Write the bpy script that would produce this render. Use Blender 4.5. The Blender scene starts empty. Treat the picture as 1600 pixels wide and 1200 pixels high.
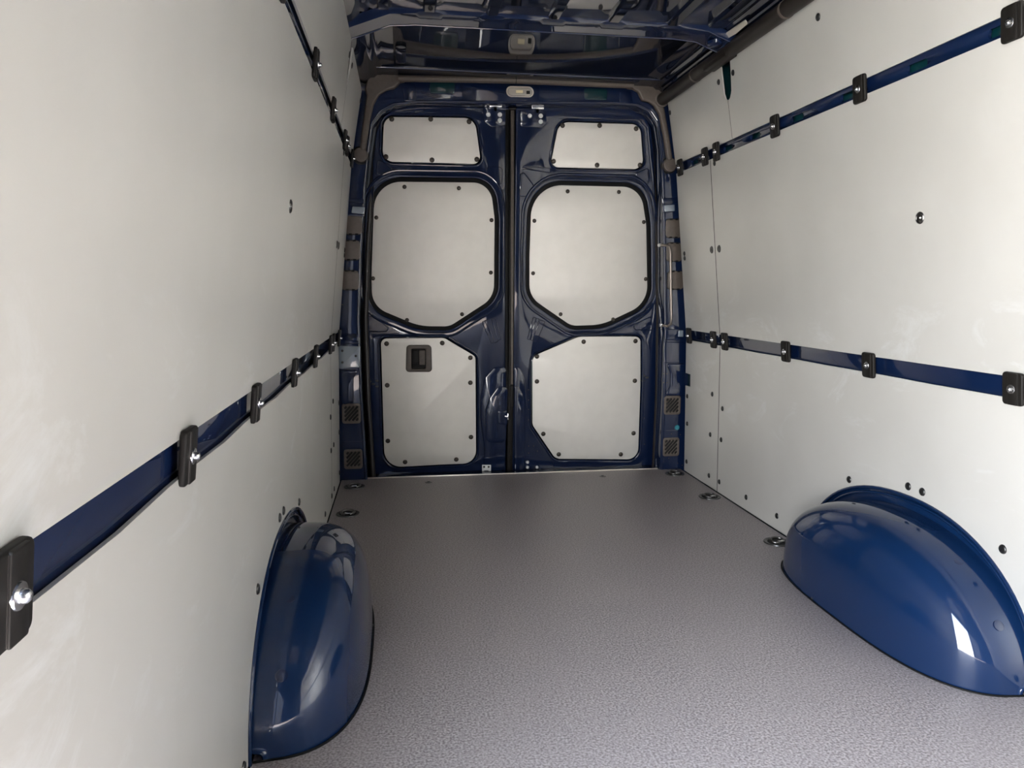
import bpy, bmesh, math
from mathutils import Vector, Matrix
PI = math.pi
scene = bpy.context.scene
COL = scene.collection

# ------------------------------------------------------------------ camera, sky, exposure
F_PX = 1160.0
CAM = Vector((-0.569, 0.0, 0.949))
yaw, pitch, roll = 0.146, 0.1272, 0.0029
_F = Vector((math.sin(yaw)*math.cos(pitch), math.cos(yaw)*math.cos(pitch), -math.sin(pitch)))
_r0 = Vector((math.cos(yaw), -math.sin(yaw), 0)); _u0 = _r0.cross(_F)
_R = _r0*math.cos(roll) + _u0*math.sin(roll); _U = -_r0*math.sin(roll) + _u0*math.cos(roll)
cd = bpy.data.cameras.new('camera'); cam = bpy.data.objects.new('camera', cd); COL.objects.link(cam)
cd.sensor_width = 36; cd.lens = F_PX/1600*36; cd.clip_start = 0.02
cam.matrix_world = Matrix(((_R.x, _U.x, -_F.x, CAM.x), (_R.y, _U.y, -_F.y, CAM.y), (_R.z, _U.z, -_F.z, CAM.z), (0, 0, 0, 1)))
scene.camera = cam

scene.view_settings.view_transform = 'Standard'
scene.view_settings.look = 'None'
scene.view_settings.gamma = 1
scene.view_settings.use_curve_mapping = False
scene.view_settings.exposure = 2.38
SKY = 7.0
w = bpy.data.worlds.new('sky'); scene.world = w; w.use_nodes = True
nt = w.node_tree; nt.nodes.clear()
tc = nt.nodes.new('ShaderNodeTexCoord'); sp = nt.nodes.new('ShaderNodeSeparateXYZ')
cr = nt.nodes.new('ShaderNodeValToRGB'); bg = nt.nodes.new('ShaderNodeBackground'); ow = nt.nodes.new('ShaderNodeOutputWorld')
cr.color_ramp.elements[0].position = 0.0; cr.color_ramp.elements[0].color = (.84, .82, .79, 1)
cr.color_ramp.elements[1].position = 0.9; cr.color_ramp.elements[1].color = (.55, .73, 1.0, 1)
nt.links.new(tc.outputs['Generated'], sp.inputs[0]); nt.links.new(sp.outputs['Z'], cr.inputs[0])
nt.links.new(cr.outputs[0], bg.inputs[0]); bg.inputs[1].default_value = SKY
nt.links.new(bg.outputs[0], ow.inputs[0])

def portal(name, loc, rot, sx, sy):
    l = bpy.data.lights.new(name, 'AREA'); l.shape = 'RECTANGLE'; l.size = sx; l.size_y = sy
    l.cycles.is_portal = True
    o = bpy.data.objects.new(name, l); COL.objects.link(o); o.location = loc; o.rotation_euler = rot
OPEN_Y0, OPEN_Y1 = -1.18, 0.53          # side door opening in the left wall
portal('side_door_portal', (-0.90, (OPEN_Y0+OPEN_Y1)/2, 0.95), (0, -PI/2, 0), 1.80, OPEN_Y1-OPEN_Y0)
sl_ = bpy.data.lights.new('sun', 'SUN'); sl_.energy = 26; sl_.angle = math.radians(1.5); sl_.color = (1, .92, .80)
sun = bpy.data.objects.new('sun', sl_); COL.objects.link(sun); sun.location = (-6, 4, 9)
sun.rotation_euler = Vector((.50, -.42, -.80)).to_track_quat('-Z', 'Y').to_euler()

# ------------------------------------------------------------------ materials
def mat(name, col, rough=.5, metal=0., coat=0., spec=.5, coat_rough=.03):
    m = bpy.data.materials.new(name); m.use_nodes = True
    b = m.node_tree.nodes['Principled BSDF']
    b.inputs['Base Color'].default_value = (*col, 1); b.inputs['Roughness'].default_value = rough
    b.inputs['Metallic'].default_value = metal; b.inputs['Coat Weight'].default_value = coat
    b.inputs['Coat Roughness'].default_value = coat_rough
    b.inputs['Specular IOR Level'].default_value = spec
    return m
def nodes(m): return m.node_tree.nodes, m.node_tree.links, m.node_tree.nodes['Principled BSDF']
def grain(m, c0, c1, scale, detail=3, bump=0., bscale=None, stretch=(1, 1, 1), p0=.35, p1=.65):
    N, L, b = nodes(m)
    t = N.new('ShaderNodeTexCoord'); mp = N.new('ShaderNodeMapping'); n = N.new('ShaderNodeTexNoise'); r = N.new('ShaderNodeValToRGB')
    mp.inputs['Scale'].default_value = stretch
    n.inputs['Scale'].default_value = scale; n.inputs['Detail'].default_value = detail
    r.color_ramp.elements[0].position = p0; r.color_ramp.elements[0].color = (*c0, 1)
    r.color_ramp.elements[1].position = p1; r.color_ramp.elements[1].color = (*c1, 1)
    L.new(t.outputs['Object'], mp.inputs[0]); L.new(mp.outputs[0], n.inputs['Vector'])
    L.new(n.outputs['Fac'], r.inputs[0]); L.new(r.outputs[0], b.inputs['Base Color'])
    if bump:
        bp = N.new('ShaderNodeBump'); bp.inputs['Strength'].default_value = bump; bp.inputs['Distance'].default_value = .002
        n2 = N.new('ShaderNodeTexNoise'); n2.inputs['Scale'].default_value = bscale or scale; n2.inputs['Detail'].default_value = 2
        L.new(mp.outputs[0], n2.inputs['Vector']); L.new(n2.outputs['Fac'], bp.inputs['Height']); L.new(bp.outputs[0], b.inputs['Normal'])
    return m
BLUE = mat('blue_body_paint', (.0016, .0085, .036), .6, 0, 1.0, .1)
N_, L_, b_ = nodes(BLUE)
t_ = N_.new('ShaderNodeTexCoord'); n_ = N_.new('ShaderNodeTexNoise'); n_.inputs['Scale'].default_value = 6; n_.inputs['Detail'].default_value = 2
bp_ = N_.new('ShaderNodeBump'); bp_.inputs['Strength'].default_value = .12; bp_.inputs['Distance'].default_value = .004
L_.new(t_.outputs['Object'], n_.inputs['Vector']); L_.new(n_.outputs['Fac'], bp_.inputs['Height']); L_.new(bp_.outputs[0], b_.inputs['Coat Normal'])
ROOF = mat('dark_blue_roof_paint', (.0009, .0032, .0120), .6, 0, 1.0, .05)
ARCH = mat('blue_arch_paint', (.0012, .0125, .048), .6, 0, 1.0, .1)
TEAL = mat('teal_primer', (.0015, .024, .030), .35, 0, .6, .2)
BOARD = grain(mat('pale_grey_coated_board', (.6, .59, .56), .36, .28, 0, .7), (.55, .54, .505), (.585, .575, .54), 3, 4)
# chalky rub marks: thin, slightly lighter smears where the board has been rubbed
def smears(m):
    N, L, b = nodes(m)
    src = b.inputs['Base Color'].links[0].from_socket
    t = N.new('ShaderNodeTexCoord'); mp = N.new('ShaderNodeMapping'); mp.inputs['Scale'].default_value = (1, 1.1, 2.4)
    n = N.new('ShaderNodeTexNoise'); n.inputs['Scale'].default_value = 2.6; n.inputs['Detail'].default_value = 9; n.inputs['Roughness'].default_value = .72; n.inputs['Distortion'].default_value = 1.2
    r = N.new('ShaderNodeValToRGB'); r.color_ramp.elements[0].position = .55; r.color_ramp.elements[1].position = .78
    mx = N.new('ShaderNodeMix'); mx.data_type = 'RGBA'
    g = N.new('ShaderNodeNewGeometry')
    L.new(g.outputs['Position'], mp.inputs[0]); L.new(mp.outputs[0], n.inputs['Vector']); L.new(n.outputs['Fac'], r.inputs[0])
    # only where loads rub: the band between knee and chest height
    sx = N.new('ShaderNodeSeparateXYZ'); zr = N.new('ShaderNodeValToRGB'); mu = N.new('ShaderNodeMath'); mu.operation = 'MULTIPLY'
    zr.color_ramp.elements[0].position = .30; zr.color_ramp.elements[0].color = (.15, .15, .15, 1)
    zr.color_ramp.elements[1].position = .50; zr.color_ramp.elements[1].color = (1, 1, 1, 1)
    e = zr.color_ramp.elements.new(.85); e.color = (.9, .9, .9, 1); e = zr.color_ramp.elements.new(1.0); e.color = (.12, .12, .12, 1)
    L.new(g.outputs['Position'], sx.inputs[0]); L.new(sx.outputs['Z'], zr.inputs[0]); L.new(zr.outputs[0], mu.inputs[0]); L.new(r.outputs[0], mu.inputs[1])
    L.new(mu.outputs[0], mx.inputs['Factor']); L.new(src, mx.inputs[6]); mx.inputs[7].default_value = (.69, .70, .69, 1)
    L.new(mx.outputs[2], b.inputs['Base Color'])
smears(BOARD)
DBOARD = grain(mat('pale_door_board', (.6, .58, .54), .5, .30), (.76, .73, .67), (.79, .76, .70), 14, 4)
EDGE = mat('board_edge', (.10, .07, .05), .7)
FLOORM = grain(mat('mauve_grey_antislip_floor', (.2, .17, .17), .42, 0, 0, .5), (.165, .143, .142), (.39, .352, .352), 190, 2, .5, 380, (1, 1, 1), .34, .66)
PLAST = mat('brown_black_plastic', (.007, .006, .005), .55, 0, 0, .25)
TAUPE = grain(mat('taupe_plastic', (.085, .068, .056), .5), (.080, .064, .052), (.095, .076, .062), 60, 2)
TUBEM = mat('dark_brown_cable_cover', (.014, .011, .009), .5, 0, 0, .35)
RUBBER = mat('black_rubber', (.003, .003, .003), .6, 0, 0, .2)
BLACKB = mat('black_backing', (.003, .003, .003), .8)
STEEL = mat('bright_steel', (.65, .65, .65), .22, 1)
DKSTEEL = mat('dark_steel', (.16, .155, .15), .3, 1)
SCREW = mat('dark_screw', (.06, .05, .04), .35, .6)
BLKSCREW = mat('black_screw', (.008, .008, .008), .35, 0, .3)
WHITE = mat('white_plastic', (.75, .75, .74), .35)
LENS = mat('clear_lamp_lens', (.75, .70, .62), .12, 0, .6)
N_, L_, b_ = nodes(LENS); b_.inputs['Transmission Weight'].default_value = .55
LAMP = mat('cream_lamp_insert', (.85, .74, .48), .4)
GREYP = mat('pale_grey_metal', (.20, .24, .28), .3, 0, 1)
CONC = grain(mat('concrete_ground', (.4, .38, .35), .8), (.34, .32, .29), (.42, .40, .36), 4, 5)

# ------------------------------------------------------------------ helpers
WM = {}
def link(name, me, m=None, parent=None, M=None, kind=None, label=None, cat=None, group=None):
    if name in ('retaining_tabs', 'insert_line'): kind = 'stuff'
    o = bpy.data.objects.new(name, me); COL.objects.link(o)
    if m is not None and me is not None and not me.materials: me.materials.append(m)
    M = M or Matrix(); WM[o.name] = M
    o.matrix_basis = M
    if parent: o.parent = parent; o.matrix_parent_inverse = WM[parent.name].inverted()
    if kind: o['kind'] = kind
    if label: o['label'] = label
    if cat: o['category'] = cat
    if group: o['group'] = group
    return o
def thing(name, loc, label, cat, group=None): return link(name, None, M=Matrix.Translation(loc), label=label, cat=cat, group=group)
def rounded(pts, r, seg=6):
    """polygon with arc corners; r one radius or one per corner"""
    n = len(pts); out = []
    rr = r if isinstance(r, (list, tuple)) else [r]*n
    for i in range(n):
        p = Vector(pts[i][:2]); a = Vector(pts[i-1][:2])-p; c = Vector(pts[(i+1) % n][:2])-p
        la, lc = a.length, c.length
        if rr[i] <= 0 or la < 1e-6 or lc < 1e-6: out.append(p); continue
        a /= la; c /= lc
        ang = a.angle(c)
        if ang > PI-.03: out.append(p); continue
        d = min(rr[i]/math.tan(ang/2), la*.49, lc*.49); rad = d*math.tan(ang/2)
        ctr = p + (a+c).normalized()*(rad/math.sin(ang/2))
        s = p+a*d-ctr; e = p+c*d-ctr
        tot = math.atan2(s.x*e.y-s.y*e.x, s.dot(e))
        for k in range(seg+1):
            t = tot*k/seg; out.append(ctr+Vector((s.x*math.cos(t)-s.y*math.sin(t), s.x*math.sin(t)+s.y*math.cos(t))))
    return out
def rect(x0, x1, y0, y1, r=0, seg=5): return rounded([(x0, y0), (x1, y0), (x1, y1), (x0, y1)], r, seg)
def oval(cx, cy, rx, ry, n=20): return [Vector((cx+rx*math.cos(2*PI*i/n), cy+ry*math.sin(2*PI*i/n))) for i in range(n)]
def plate(outer, holes=(), t=.01, bev=.0015, bseg=2):
    """flat plate in local XY from z=0 to z=t, edges rounded, as a mesh"""
    cu = bpy.data.curves.new('c', 'CURVE'); cu.dimensions = '2D'; cu.fill_mode = 'BOTH'
    bev = min(bev, t*.49)
    cu.extrude = t/2-bev; cu.bevel_depth = bev; cu.bevel_resolution = bseg-1; cu.offset = -bev
    for loop in [outer]+list(holes):
        s = cu.splines.new('POLY'); s.points.add(len(loop)-1); s.use_cyclic_u = True
        for i, q in enumerate(loop): s.points[i].co = (q[0], q[1], 0, 1)
    o = bpy.data.objects.new('c', cu); COL.objects.link(o)
    dg = bpy.context.evaluated_depsgraph_get(); me = bpy.data.meshes.new_from_object(o.evaluated_get(dg))
    bpy.data.objects.remove(o); bpy.data.curves.remove(cu)
    for v in me.vertices: v.co.z += t/2
    bm = bmesh.new(); bm.from_mesh(me); bmesh.ops.remove_doubles(bm, verts=bm.verts, dist=1e-5)
    bmesh.ops.recalc_face_normals(bm, faces=bm.faces); bm.to_mesh(me); bm.free()
    me.materials.clear()
    smooth(me, 35)
    return me
def prism(poly, t):
    """sharp-edged sheet of thickness t"""
    pts = []
    for p in poly:
        if not pts or (Vector(p[:2])-Vector(pts[-1][:2])).length > 2e-4: pts.append(p)
    bm = bmesh.new(); A = [bm.verts.new((p[0], p[1], 0)) for p in pts]; B = [bm.verts.new((p[0], p[1], t)) for p in pts]; n = len(pts)
    bm.faces.new(A[::-1]); f = bm.faces.new(B)
    for i in range(n): bm.faces.new((A[i], A[(i+1) % n], B[(i+1) % n], B[i]))
    bmesh.ops.triangulate(bm, faces=[q for q in bm.faces if len(q.verts) > 4])
    bmesh.ops.recalc_face_normals(bm, faces=bm.faces)
    me = bpy.data.meshes.new('p'); bm.to_mesh(me); bm.free(); return me
def smooth(me, deg=35):
    for p in me.polygons: p.use_smooth = True
    try: me.set_sharp_from_angle(angle=math.radians(deg))
    except Exception: pass
def bake(me, fn, origin=None):
    """map each local vertex through fn to the world, then recentre; gives (mesh, matrix)"""
    for v in me.vertices: v.co = fn(v.co)
    if origin is None:
        cs = [v.co for v in me.vertices]
        origin = Vector([(min(c[i] for c in cs)+max(c[i] for c in cs))/2 for i in range(3)])
    for v in me.vertices: v.co -= origin
    bm = bmesh.new(); bm.from_mesh(me); bmesh.ops.recalc_face_normals(bm, faces=bm.faces); bm.to_mesh(me); bm.free()
    smooth(me, 35)
    return me, Matrix.Translation(origin)
def frame(loc, n, up):
    """matrix whose local Z is n and local Y is up"""
    n = Vector(n).normalized(); x = Vector(up).cross(n).normalized(); y = n.cross(x)
    return Matrix(((x.x, y.x, n.x, loc[0]), (x.y, y.y, n.y, loc[1]), (x.z, y.z, n.z, loc[2]), (0, 0, 0, 1)))
def tube(path, r, n=12, closed=False, cap=True):
    pts = [Vector(p) for p in path]; bm = bmesh.new(); rings = []
    m = len(pts); nrm = None
    rs = r if isinstance(r, (list, tuple)) else [r]*m
    for i, p in enumerate(pts):
        if closed: t = (pts[(i+1) % m]-pts[i-1]).normalized()
        else: t = (pts[min(i+1, m-1)]-pts[max(i-1, 0)]).normalized()
        if nrm is None: nrm = t.orthogonal().normalized()
        nrm = (nrm-t*nrm.dot(t)).normalized(); b = t.cross(nrm)
        rings.append([bm.verts.new(p+(nrm*math.cos(2*PI*k/n)+b*math.sin(2*PI*k/n))*rs[i]) for k in range(n)])
    for i in range(m if closed else m-1):
        A, B = rings[i], rings[(i+1) % m]
        for k in range(n): bm.faces.new((A[k], A[(k+1) % n], B[(k+1) % n], B[k]))
    if cap and not closed: bm.faces.new(rings[0]); bm.faces.new(rings[-1])
    bmesh.ops.recalc_face_normals(bm, faces=bm.faces)
    me = bpy.data.meshes.new('t'); bm.to_mesh(me); bm.free(); smooth(me, 50); return me
def join(*mes):
    bm = bmesh.new()
    for me in mes: bm.from_mesh(me)
    out = bpy.data.meshes.new('j'); bm.to_mesh(out); bm.free(); smooth(out, 35); return out
def moved(me, M): me.transform(M); return me
def boxm(x0, x1, y0, y1, z0, z1, bev=0.):
    bm = bmesh.new(); bmesh.ops.create_cube(bm, size=1)
    for v in bm.verts: v.co = Vector(((x0+x1)/2+v.co.x*(x1-x0), (y0+y1)/2+v.co.y*(y1-y0), (z0+z1)/2+v.co.z*(z1-z0)))
    if bev: bmesh.ops.bevel(bm, geom=bm.edges[:], offset=bev, segments=2, affect='EDGES', profile=.6)
    me = bpy.data.meshes.new('b'); bm.to_mesh(me); bm.free(); smooth(me, 35); return me
def lathe(prof, n=20):
    bm = bmesh.new(); rings = []
    for r, z in prof:
        rings.append([bm.verts.new((r*math.cos(2*PI*k/n), r*math.sin(2*PI*k/n), z)) for k in range(n)] if r > 1e-6 else [bm.verts.new((0, 0, z))])
    for A, B in zip(rings, rings[1:]):
        for k in range(n):
            a0, a1 = A[k % len(A)], A[(k+1) % len(A)]; b0, b1 = B[k % len(B)], B[(k+1) % len(B)]
            f = [v for i, v in enumerate((a0, a1, b1, b0)) if v not in (a0, a1, b1, b0)[:i]]
            if len(f) > 2: bm.faces.new(f)
    bmesh.ops.recalc_face_normals(bm, faces=bm.faces)
    me = bpy.data.meshes.new('l'); bm.to_mesh(me); bm.free(); smooth(me, 40); return me
def part(name, me, fn, m, parent, **k):
    me, M = bake(me, fn); return link(name, me, m, parent, M, **k)

# real surfaces of the load space (metres).  rear plane: the doors lean slightly
DOOR_Y, DOOR_T, PIL_Y = 3.878, -0.0534, 3.70
PROF = [(-.05, .8889), (.713, .875), (1.547, .7935), (1.90, .7340)]
def wx(z):
    for (z0, x0), (z1, x1) in zip(PROF, PROF[1:]):
        if z <= z1 or z1 == 1.90: return x0+(x1-x0)*(z-z0)/(z1-z0)
def wnorm(z):
    for (z0, x0), (z1, x1) in zip(PROF, PROF[1:]):
        if z <= z1 or z1 == 1.90:
            d = Vector((x1-x0, z1-z0)).normalized(); return Vector((-d.y, 0, d.x))   # inward for the +X side
def wallfn(s):
    def fn(v):          # v = (Y, z, height off the wall)
        n = wnorm(v.y); p = Vector((wx(v.y), v.x, v.y))+n*v.z
        return Vector((s*p.x, p.y, p.z))
    return fn
def doorfn(off=0.): return lambda v: Vector((v.x, DOOR_Y+DOOR_T*v.y-off-v.z, v.y))
def pilfn(off=0.): return lambda v: Vector((v.x, PIL_Y-off-v.z, v.y))
# sight-line survey: reads where a point of the photograph lies ON one of the real planes above
def _ray(px, py): return _F+_R*((px-800)/F_PX)-_U*((py-600)/F_PX)
def D(px, py, off=0.):
    d = _ray(px, py); k = (DOOR_Y-off+DOOR_T*CAM.z-CAM.y)/(d.y-DOOR_T*d.z); p = CAM+d*k; return (p.x, p.z)
def P(px, py, off=0.):
    d = _ray(px, py); p = CAM+d*((PIL_Y-off)/d.y); return (p.x, p.z)
def DD(l, off=0.): return [D(*q, off) for q in l]
def PP(l, off=0.): return [P(*q, off) for q in l]

# ------------------------------------------------------------------ the ground outside
g = link('ground', boxm(-12, 12, -14, 10, -.70, -.60), CONC, kind='structure', label='plain concrete ground outside the van', cat='ground')

# ------------------------------------------------------------------ floor
Z0, FY0, FY1 = 0.0, -1.21, 3.715
fl = link('floor', boxm(-.884, .884, FY0, FY1, -.018, 0, .001), FLOORM, kind='structure', label='mauve-grey textured anti-slip board floor of the load space', cat='floor')
part('sill_strip', boxm(-.765, .765, FY1+.0005, FY1+.012, -.02, .0035, .001), lambda v: v, mat('sill_aluminium', (.62, .56, .50), .3, 1), fl, label='bright metal edge strip along the door sill')
part('subfloor', boxm(-.935, .935, FY0, 3.90, -.06, -.0185), lambda v: v, ROOF, fl)

# ------------------------------------------------------------------ side walls
CLIP_LOW = [.590, 1.073, 1.562, 2.122, 2.633, 3.178, 3.302, 3.604]
CLIP_UP = [.60, 1.07, 1.566, 2.130, 2.644, 3.160, 3.284, 3.588]
ARC_C, ARC_A0, ARC_A1, ARC_H = 1.90, .45, .52, .345
def arcH(y, s=1.0, h=ARC_H):
    a = (ARC_A0 if y < ARC_C else ARC_A1)*s; t = abs(y-ARC_C)/a
    return 0 if t >= 1 else h*(1-t**2.15)**(1/2.15)
def arch_outline(s, h, n=40):          # from near end to far end
    out = []
    for i in range(n+1):
        a = PI*i/n; ca = -math.cos(a); sa = math.sin(a)
        ca = math.copysign(abs(ca)**(2/2.15), ca); sa = sa**(2/2.15)
        out.append((ARC_C+ca*(ARC_A0 if ca < 0 else ARC_A1)*s, h*sa))
    return out
screw_black = lathe([(0, .0032), (.0035, .0032), (.004, .0045), (.009, .0042), (.0115, .002), (.012, 0)], 16)
screw_dome = lathe([(0, .003), (.0035, .003), (.0045, .006), (.009, .0052), (.0115, .003), (.0125, 0)], 16)
cup = lathe([(0, .0045), (.004, .0045), (.0065, .0012), (.011, .0012), (.0135, .0035), (.016, .002), (.017, 0)], 18)
for me_, m_ in ((screw_black, BLKSCREW), (screw_dome, SCREW), (cup, DKSTEEL)): me_.materials.append(m_)
def wall_screw(me, s, y, z, parent, name='screw'):
    fn = wallfn(s); n = wnorm(z); nn = Vector((s*n.x, 0, n.z))
    link(name, me, None, parent, frame(fn(Vector((y, z, .0001))), nn, (0, 0, 1)))
SLOTS = [.72, 1.02, 1.32, 1.617, 1.903, 2.216, 2.518, 2.831, 3.084, 3.444]
def side_wall(s, y0, name, word):
    fn = wallfn(s)
    # body shell behind the liner
    me = bpy.data.meshes.new('b'); zs = [-.05, .30, .713, 1.13, 1.547, 1.90]
    vs = []; fs = []
    for y in (y0-.02, 3.70):
        for z in zs: vs.append(fn(Vector((y, z, -.030))))
        for z in zs: vs.append(fn(Vector((y, z, -.034))))
    k = len(zs)
    for i in range(k-1):
        fs += [(i, i+1, 2*k+i+1, 2*k+i), (k+i, 3*k+i, 3*k+i+1, k+i+1), (i, k+i, k+i+1, i+1), (2*k+i, 2*k+i+1, 3*k+i+1, 3*k+i)]
    fs += [(0, 2*k, 3*k, k), (k-1, 2*k-1, 4*k-1, 3*k-1)]
    me.from_pydata(vs, [], fs); me, M = bake(me, lambda v: v)
    wall = link(name, me, TEAL, None, M, kind='structure', label='%s side wall lined with pale grey boards held by blue rails' % word, cat='wall')
    # rails seen through the gaps between boards
    part('rail', plate(rect(y0, 3.68, .675, .765), (), .010, .002), lambda v: fn(v+Vector((0, 0, -.022))), BLUE, wall, label='blue steel rail between lower and middle boards')
    holes = [rect(y-.040, y+.040, 1.534, 1.553, .0094) for y in SLOTS if y > y0+.05]
    part('rail', plate(rect(y0, 3.68, 1.500, 1.590), holes, .010, .002), lambda v: fn(v+Vector((0, 0, -.022))), BLUE, wall, label='blue steel rail with oval slots below the top boards')
    # boards
    def board(poly, holes=()):
        o = board_(poly, holes)
        for q in o.data.polygons: q.use_smooth = False
        return o
    def board_(poly, holes=()):
        return part('wall_board', prism(poly, .006), lambda v: fn(v+Vector((0, 0, -.006))), BOARD, wall)
    T = .7445; B_ = .693
    co = arch_outline(1.035, ARC_H+.012)
    low = [(y0, .004)]+[(y, max(z, .004)) for y, z in co]+[(3.2365, .004), (3.2365, B_)]
    for a, b in reversed(list(zip(CLIP_LOW, CLIP_LOW[1:]))):        # the free edge bows down a little between clips
        if a > y0 and b-a > .2:
            for q in (.85, .5, .15): low.append((a+(b-a)*q, B_-.005*math.sin(PI*q)*(1.4 if s < 0 else .4)))
    low.append((y0, B_))
    b1 = board(low)
    b2 = board([(3.2405, .004), (3.655, .004), (3.655, .455), (3.590, .455), (3.590, .520), (3.655, .520), (3.655, B_), (3.2405, B_)] if s > 0 else rect(3.2405, 3.655, .004, B_))
    b3 = board(rect(y0, 3.2365, T, 1.523)); b4 = board(rect(3.2405, 3.655, T, 1.523))
    top = [(y0, 1.567), (3.0045, 1.567), (3.0045, 1.718), (2.985, 1.723), (2.970, 1.740), (2.958, 1.79), (2.948, 1.862), (y0, 1.862)]
    b5 = board(top)
    b6 = board([(3.0065, 1.567), (3.655, 1.567), (3.655, 1.862), (3.036, 1.862), (3.036, 1.75), (3.026, 1.727), (3.0065, 1.718)])
    for y, z in ((2.938, .06), (2.67, .06), (3.197, .406), (3.204, .259), (3.215, .056), (2.205, .328 if s > 0 else .322), (1.918, .382), (1.858, .382), (1.565, .318), (1.39, .03), (1.10, .06), (.70, .06)): wall_screw(screw_black, s, y, z, b1)
    for y, z in ((3.627, .402), (3.314, .457), (3.622, .259), (3.328, .259), (3.622, .058), (3.333, .056)): wall_screw(screw_black, s, y, z, b2)
    for y, z in ((1.885, 1.145), (3.195, 1.13)): wall_screw(cup, s, y, z, b3)
    wall_screw(screw_black, s, 3.195, 1.500, b3)
    for y, z in ((3.276, 1.13), (3.610, 1.128)): wall_screw(cup if y < 3.4 else screw_black, s, y, z, b4)
    wall_screw(screw_black, s, 3.610, 1.105, b4)
    for y, z in ((1.65, 1.807), (2.316, 1.807), (2.933, 1.807)): wall_screw(screw_black, s, y, z, b5)
    for y, z in ((3.070, 1.807), (3.640, 1.812)): wall_screw(screw_black, s, y, z, b6)
    for z0, z1, ya, yb in ((.004, .69, 3.2358, 3.2412), (.748, 1.52, 3.2358, 3.2412), (1.568, 1.716, 3.0042, 3.0068)):
        part('seam_shade_strip', prism(rect(ya, yb, z0, z1), .0100), lambda v: fn(v+Vector((0, 0, -.0098))), BLACKB, wall)  # black strip added so the lit board gap shows as dark shade
    # sealing foam edge seen in the notch of the top board
    part('notch_edge', plate(rounded([(2.966, 1.745), (2.970, 1.745), (2.952, 1.862), (2.947, 1.862)], 0), (), .008, .001), lambda v: fn(v+Vector((0, 0, -.007))), RUBBER, wall)
    return wall
wallL = side_wall(-1, .55, 'wall_left', 'left')
wallR = side_wall(1, -1.2, 'wall_right', 'right')

# panel clips on the rails
ch_, cw_ = .079, .060
cp = plate(rect(-cw_/2, cw_/2, -ch_/2, ch_/2, .009), (), .010, .003, 3)
cp = join(cp, plate(rect(-cw_*.20, cw_*.30, -ch_*.49, ch_*.49, .003), (), .0125, .0015))
cp.materials.append(PLAST)
cb = lathe([(0, .0215), (.003, .0213), (.0055, .019), (.0062, .016), (.0065, .0145), (.011, .014), (.012, .0125), (.012, .010)], 18); cb.materials.append(STEEL)
line = join(boxm(cw_*.30, cw_*.315, -ch_*.46, ch_*.46, .0095, .0108), boxm(-cw_*.215, -cw_*.20, -ch_*.46, ch_*.46, .0095, .0108)); line.materials.append(DKSTEEL)
ORD = ['first', 'second', 'third', 'fourth', 'fifth', 'sixth', 'seventh', 'eighth']
for s, sw, y0 in ((-1, 'left', .45), (1, 'right', 1.0)):
    for ys, zc, lw in ((CLIP_LOW, .717, 'lower'), (CLIP_UP, 1.543, 'upper')):
        yy = sorted([y for y in ys if y > y0], reverse=True)
        for i, y in enumerate(yy):
            fn = wallfn(s); n = wnorm(zc+.001); nn = Vector((s*n.x, 0, n.z)); M = frame(fn(Vector((y, zc, .0005))), nn, (0, 0, 1))
            t = link('board_clip', None, M=M, label='dark plastic clip over %s rail of %s wall, %s from the rear doors' % (lw, sw, ORD[i]), cat='clip', group='board clips on the wall rails')
            link('clip_plate', cp, None, t, M); link('bolt', cb, None, t, M); link('insert_line', line, None, t, M)

# ------------------------------------------------------------------ front of the load space (behind the camera)
zt = 1.90
wf = link('wall_front', None, kind='structure', label='dark blue bulkhead closing the cab end of the load space', cat='wall')
part('front_panel', plate(rect(-1.0, 1.0, -.05, 2.05, .05), (), .03, .004), lambda v: Vector((v.x, -1.25+v.z, v.y)), ROOF, wf)
cabs = link('wall_cab', None, kind='structure', label='cab side panels ahead of the side door opening', cat='wall')
part('side_panel', plate(rect(-1.25, OPEN_Y0, -.05, 1.95, .02), (), .02, .003), lambda v: Vector((-.90-v.z, v.x, v.y)), BLUE, cabs)
part('side_panel', plate(rect(-1.25, -1.18, -.05, 1.95, .02), (), .02, .003), lambda v: Vector((.90+v.z, v.x, v.y)), BLUE, cabs)
part('side_sill', boxm(-.93, -.886, OPEN_Y0, .54, -.06, -.005, .003), lambda v: v, BLUE, cabs)
part('side_header', boxm(-.93, -.72, OPEN_Y0, .54, 1.84, 1.99, .003), lambda v: v, BLUE, cabs)

# ------------------------------------------------------------------ ceiling
ceil = link('ceiling', boxm(-.60, .60, -2.0, 3.70, 1.947, 1.965, .002), ROOF, kind='structure', label='dark blue glossy painted steel roof with ribs and cross bows', cat='ceiling')
def extrudeY(prof, y0, y1, close=True):
    bm = bmesh.new(); A = [bm.verts.new((x, y0, z)) for x, z in prof]; B = [bm.verts.new((x, y1, z)) for x, z in prof]
    n = len(prof)
    for i in range(n): bm.faces.new((A[i], A[(i+1) % n], B[(i+1) % n], B[i]))
    bm.faces.new(A); bm.faces.new(B); bmesh.ops.recalc_face_normals(bm, faces=bm.faces)
    me = bpy.data.meshes.new('e'); bm.to_mesh(me); bm.free(); smooth(me, 30); return me
for s in (-1, 1):       # side slopes of the roof down to the wall top, with two long swages
    prof = [(.59, 1.947), (.64, 1.944), (.652, 1.938), (.668, 1.938), (.682, 1.926), (.70, 1.924), (.73, 1.895), (.765, 1.880), (.790, 1.86), (.80, 1.87), (.78, 1.985), (.59, 1.985)]
    part('roof_side_rail', extrudeY([(s*x, z) for x, z in prof], -2.0, 3.70), lambda v: v, ROOF, ceil)
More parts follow.
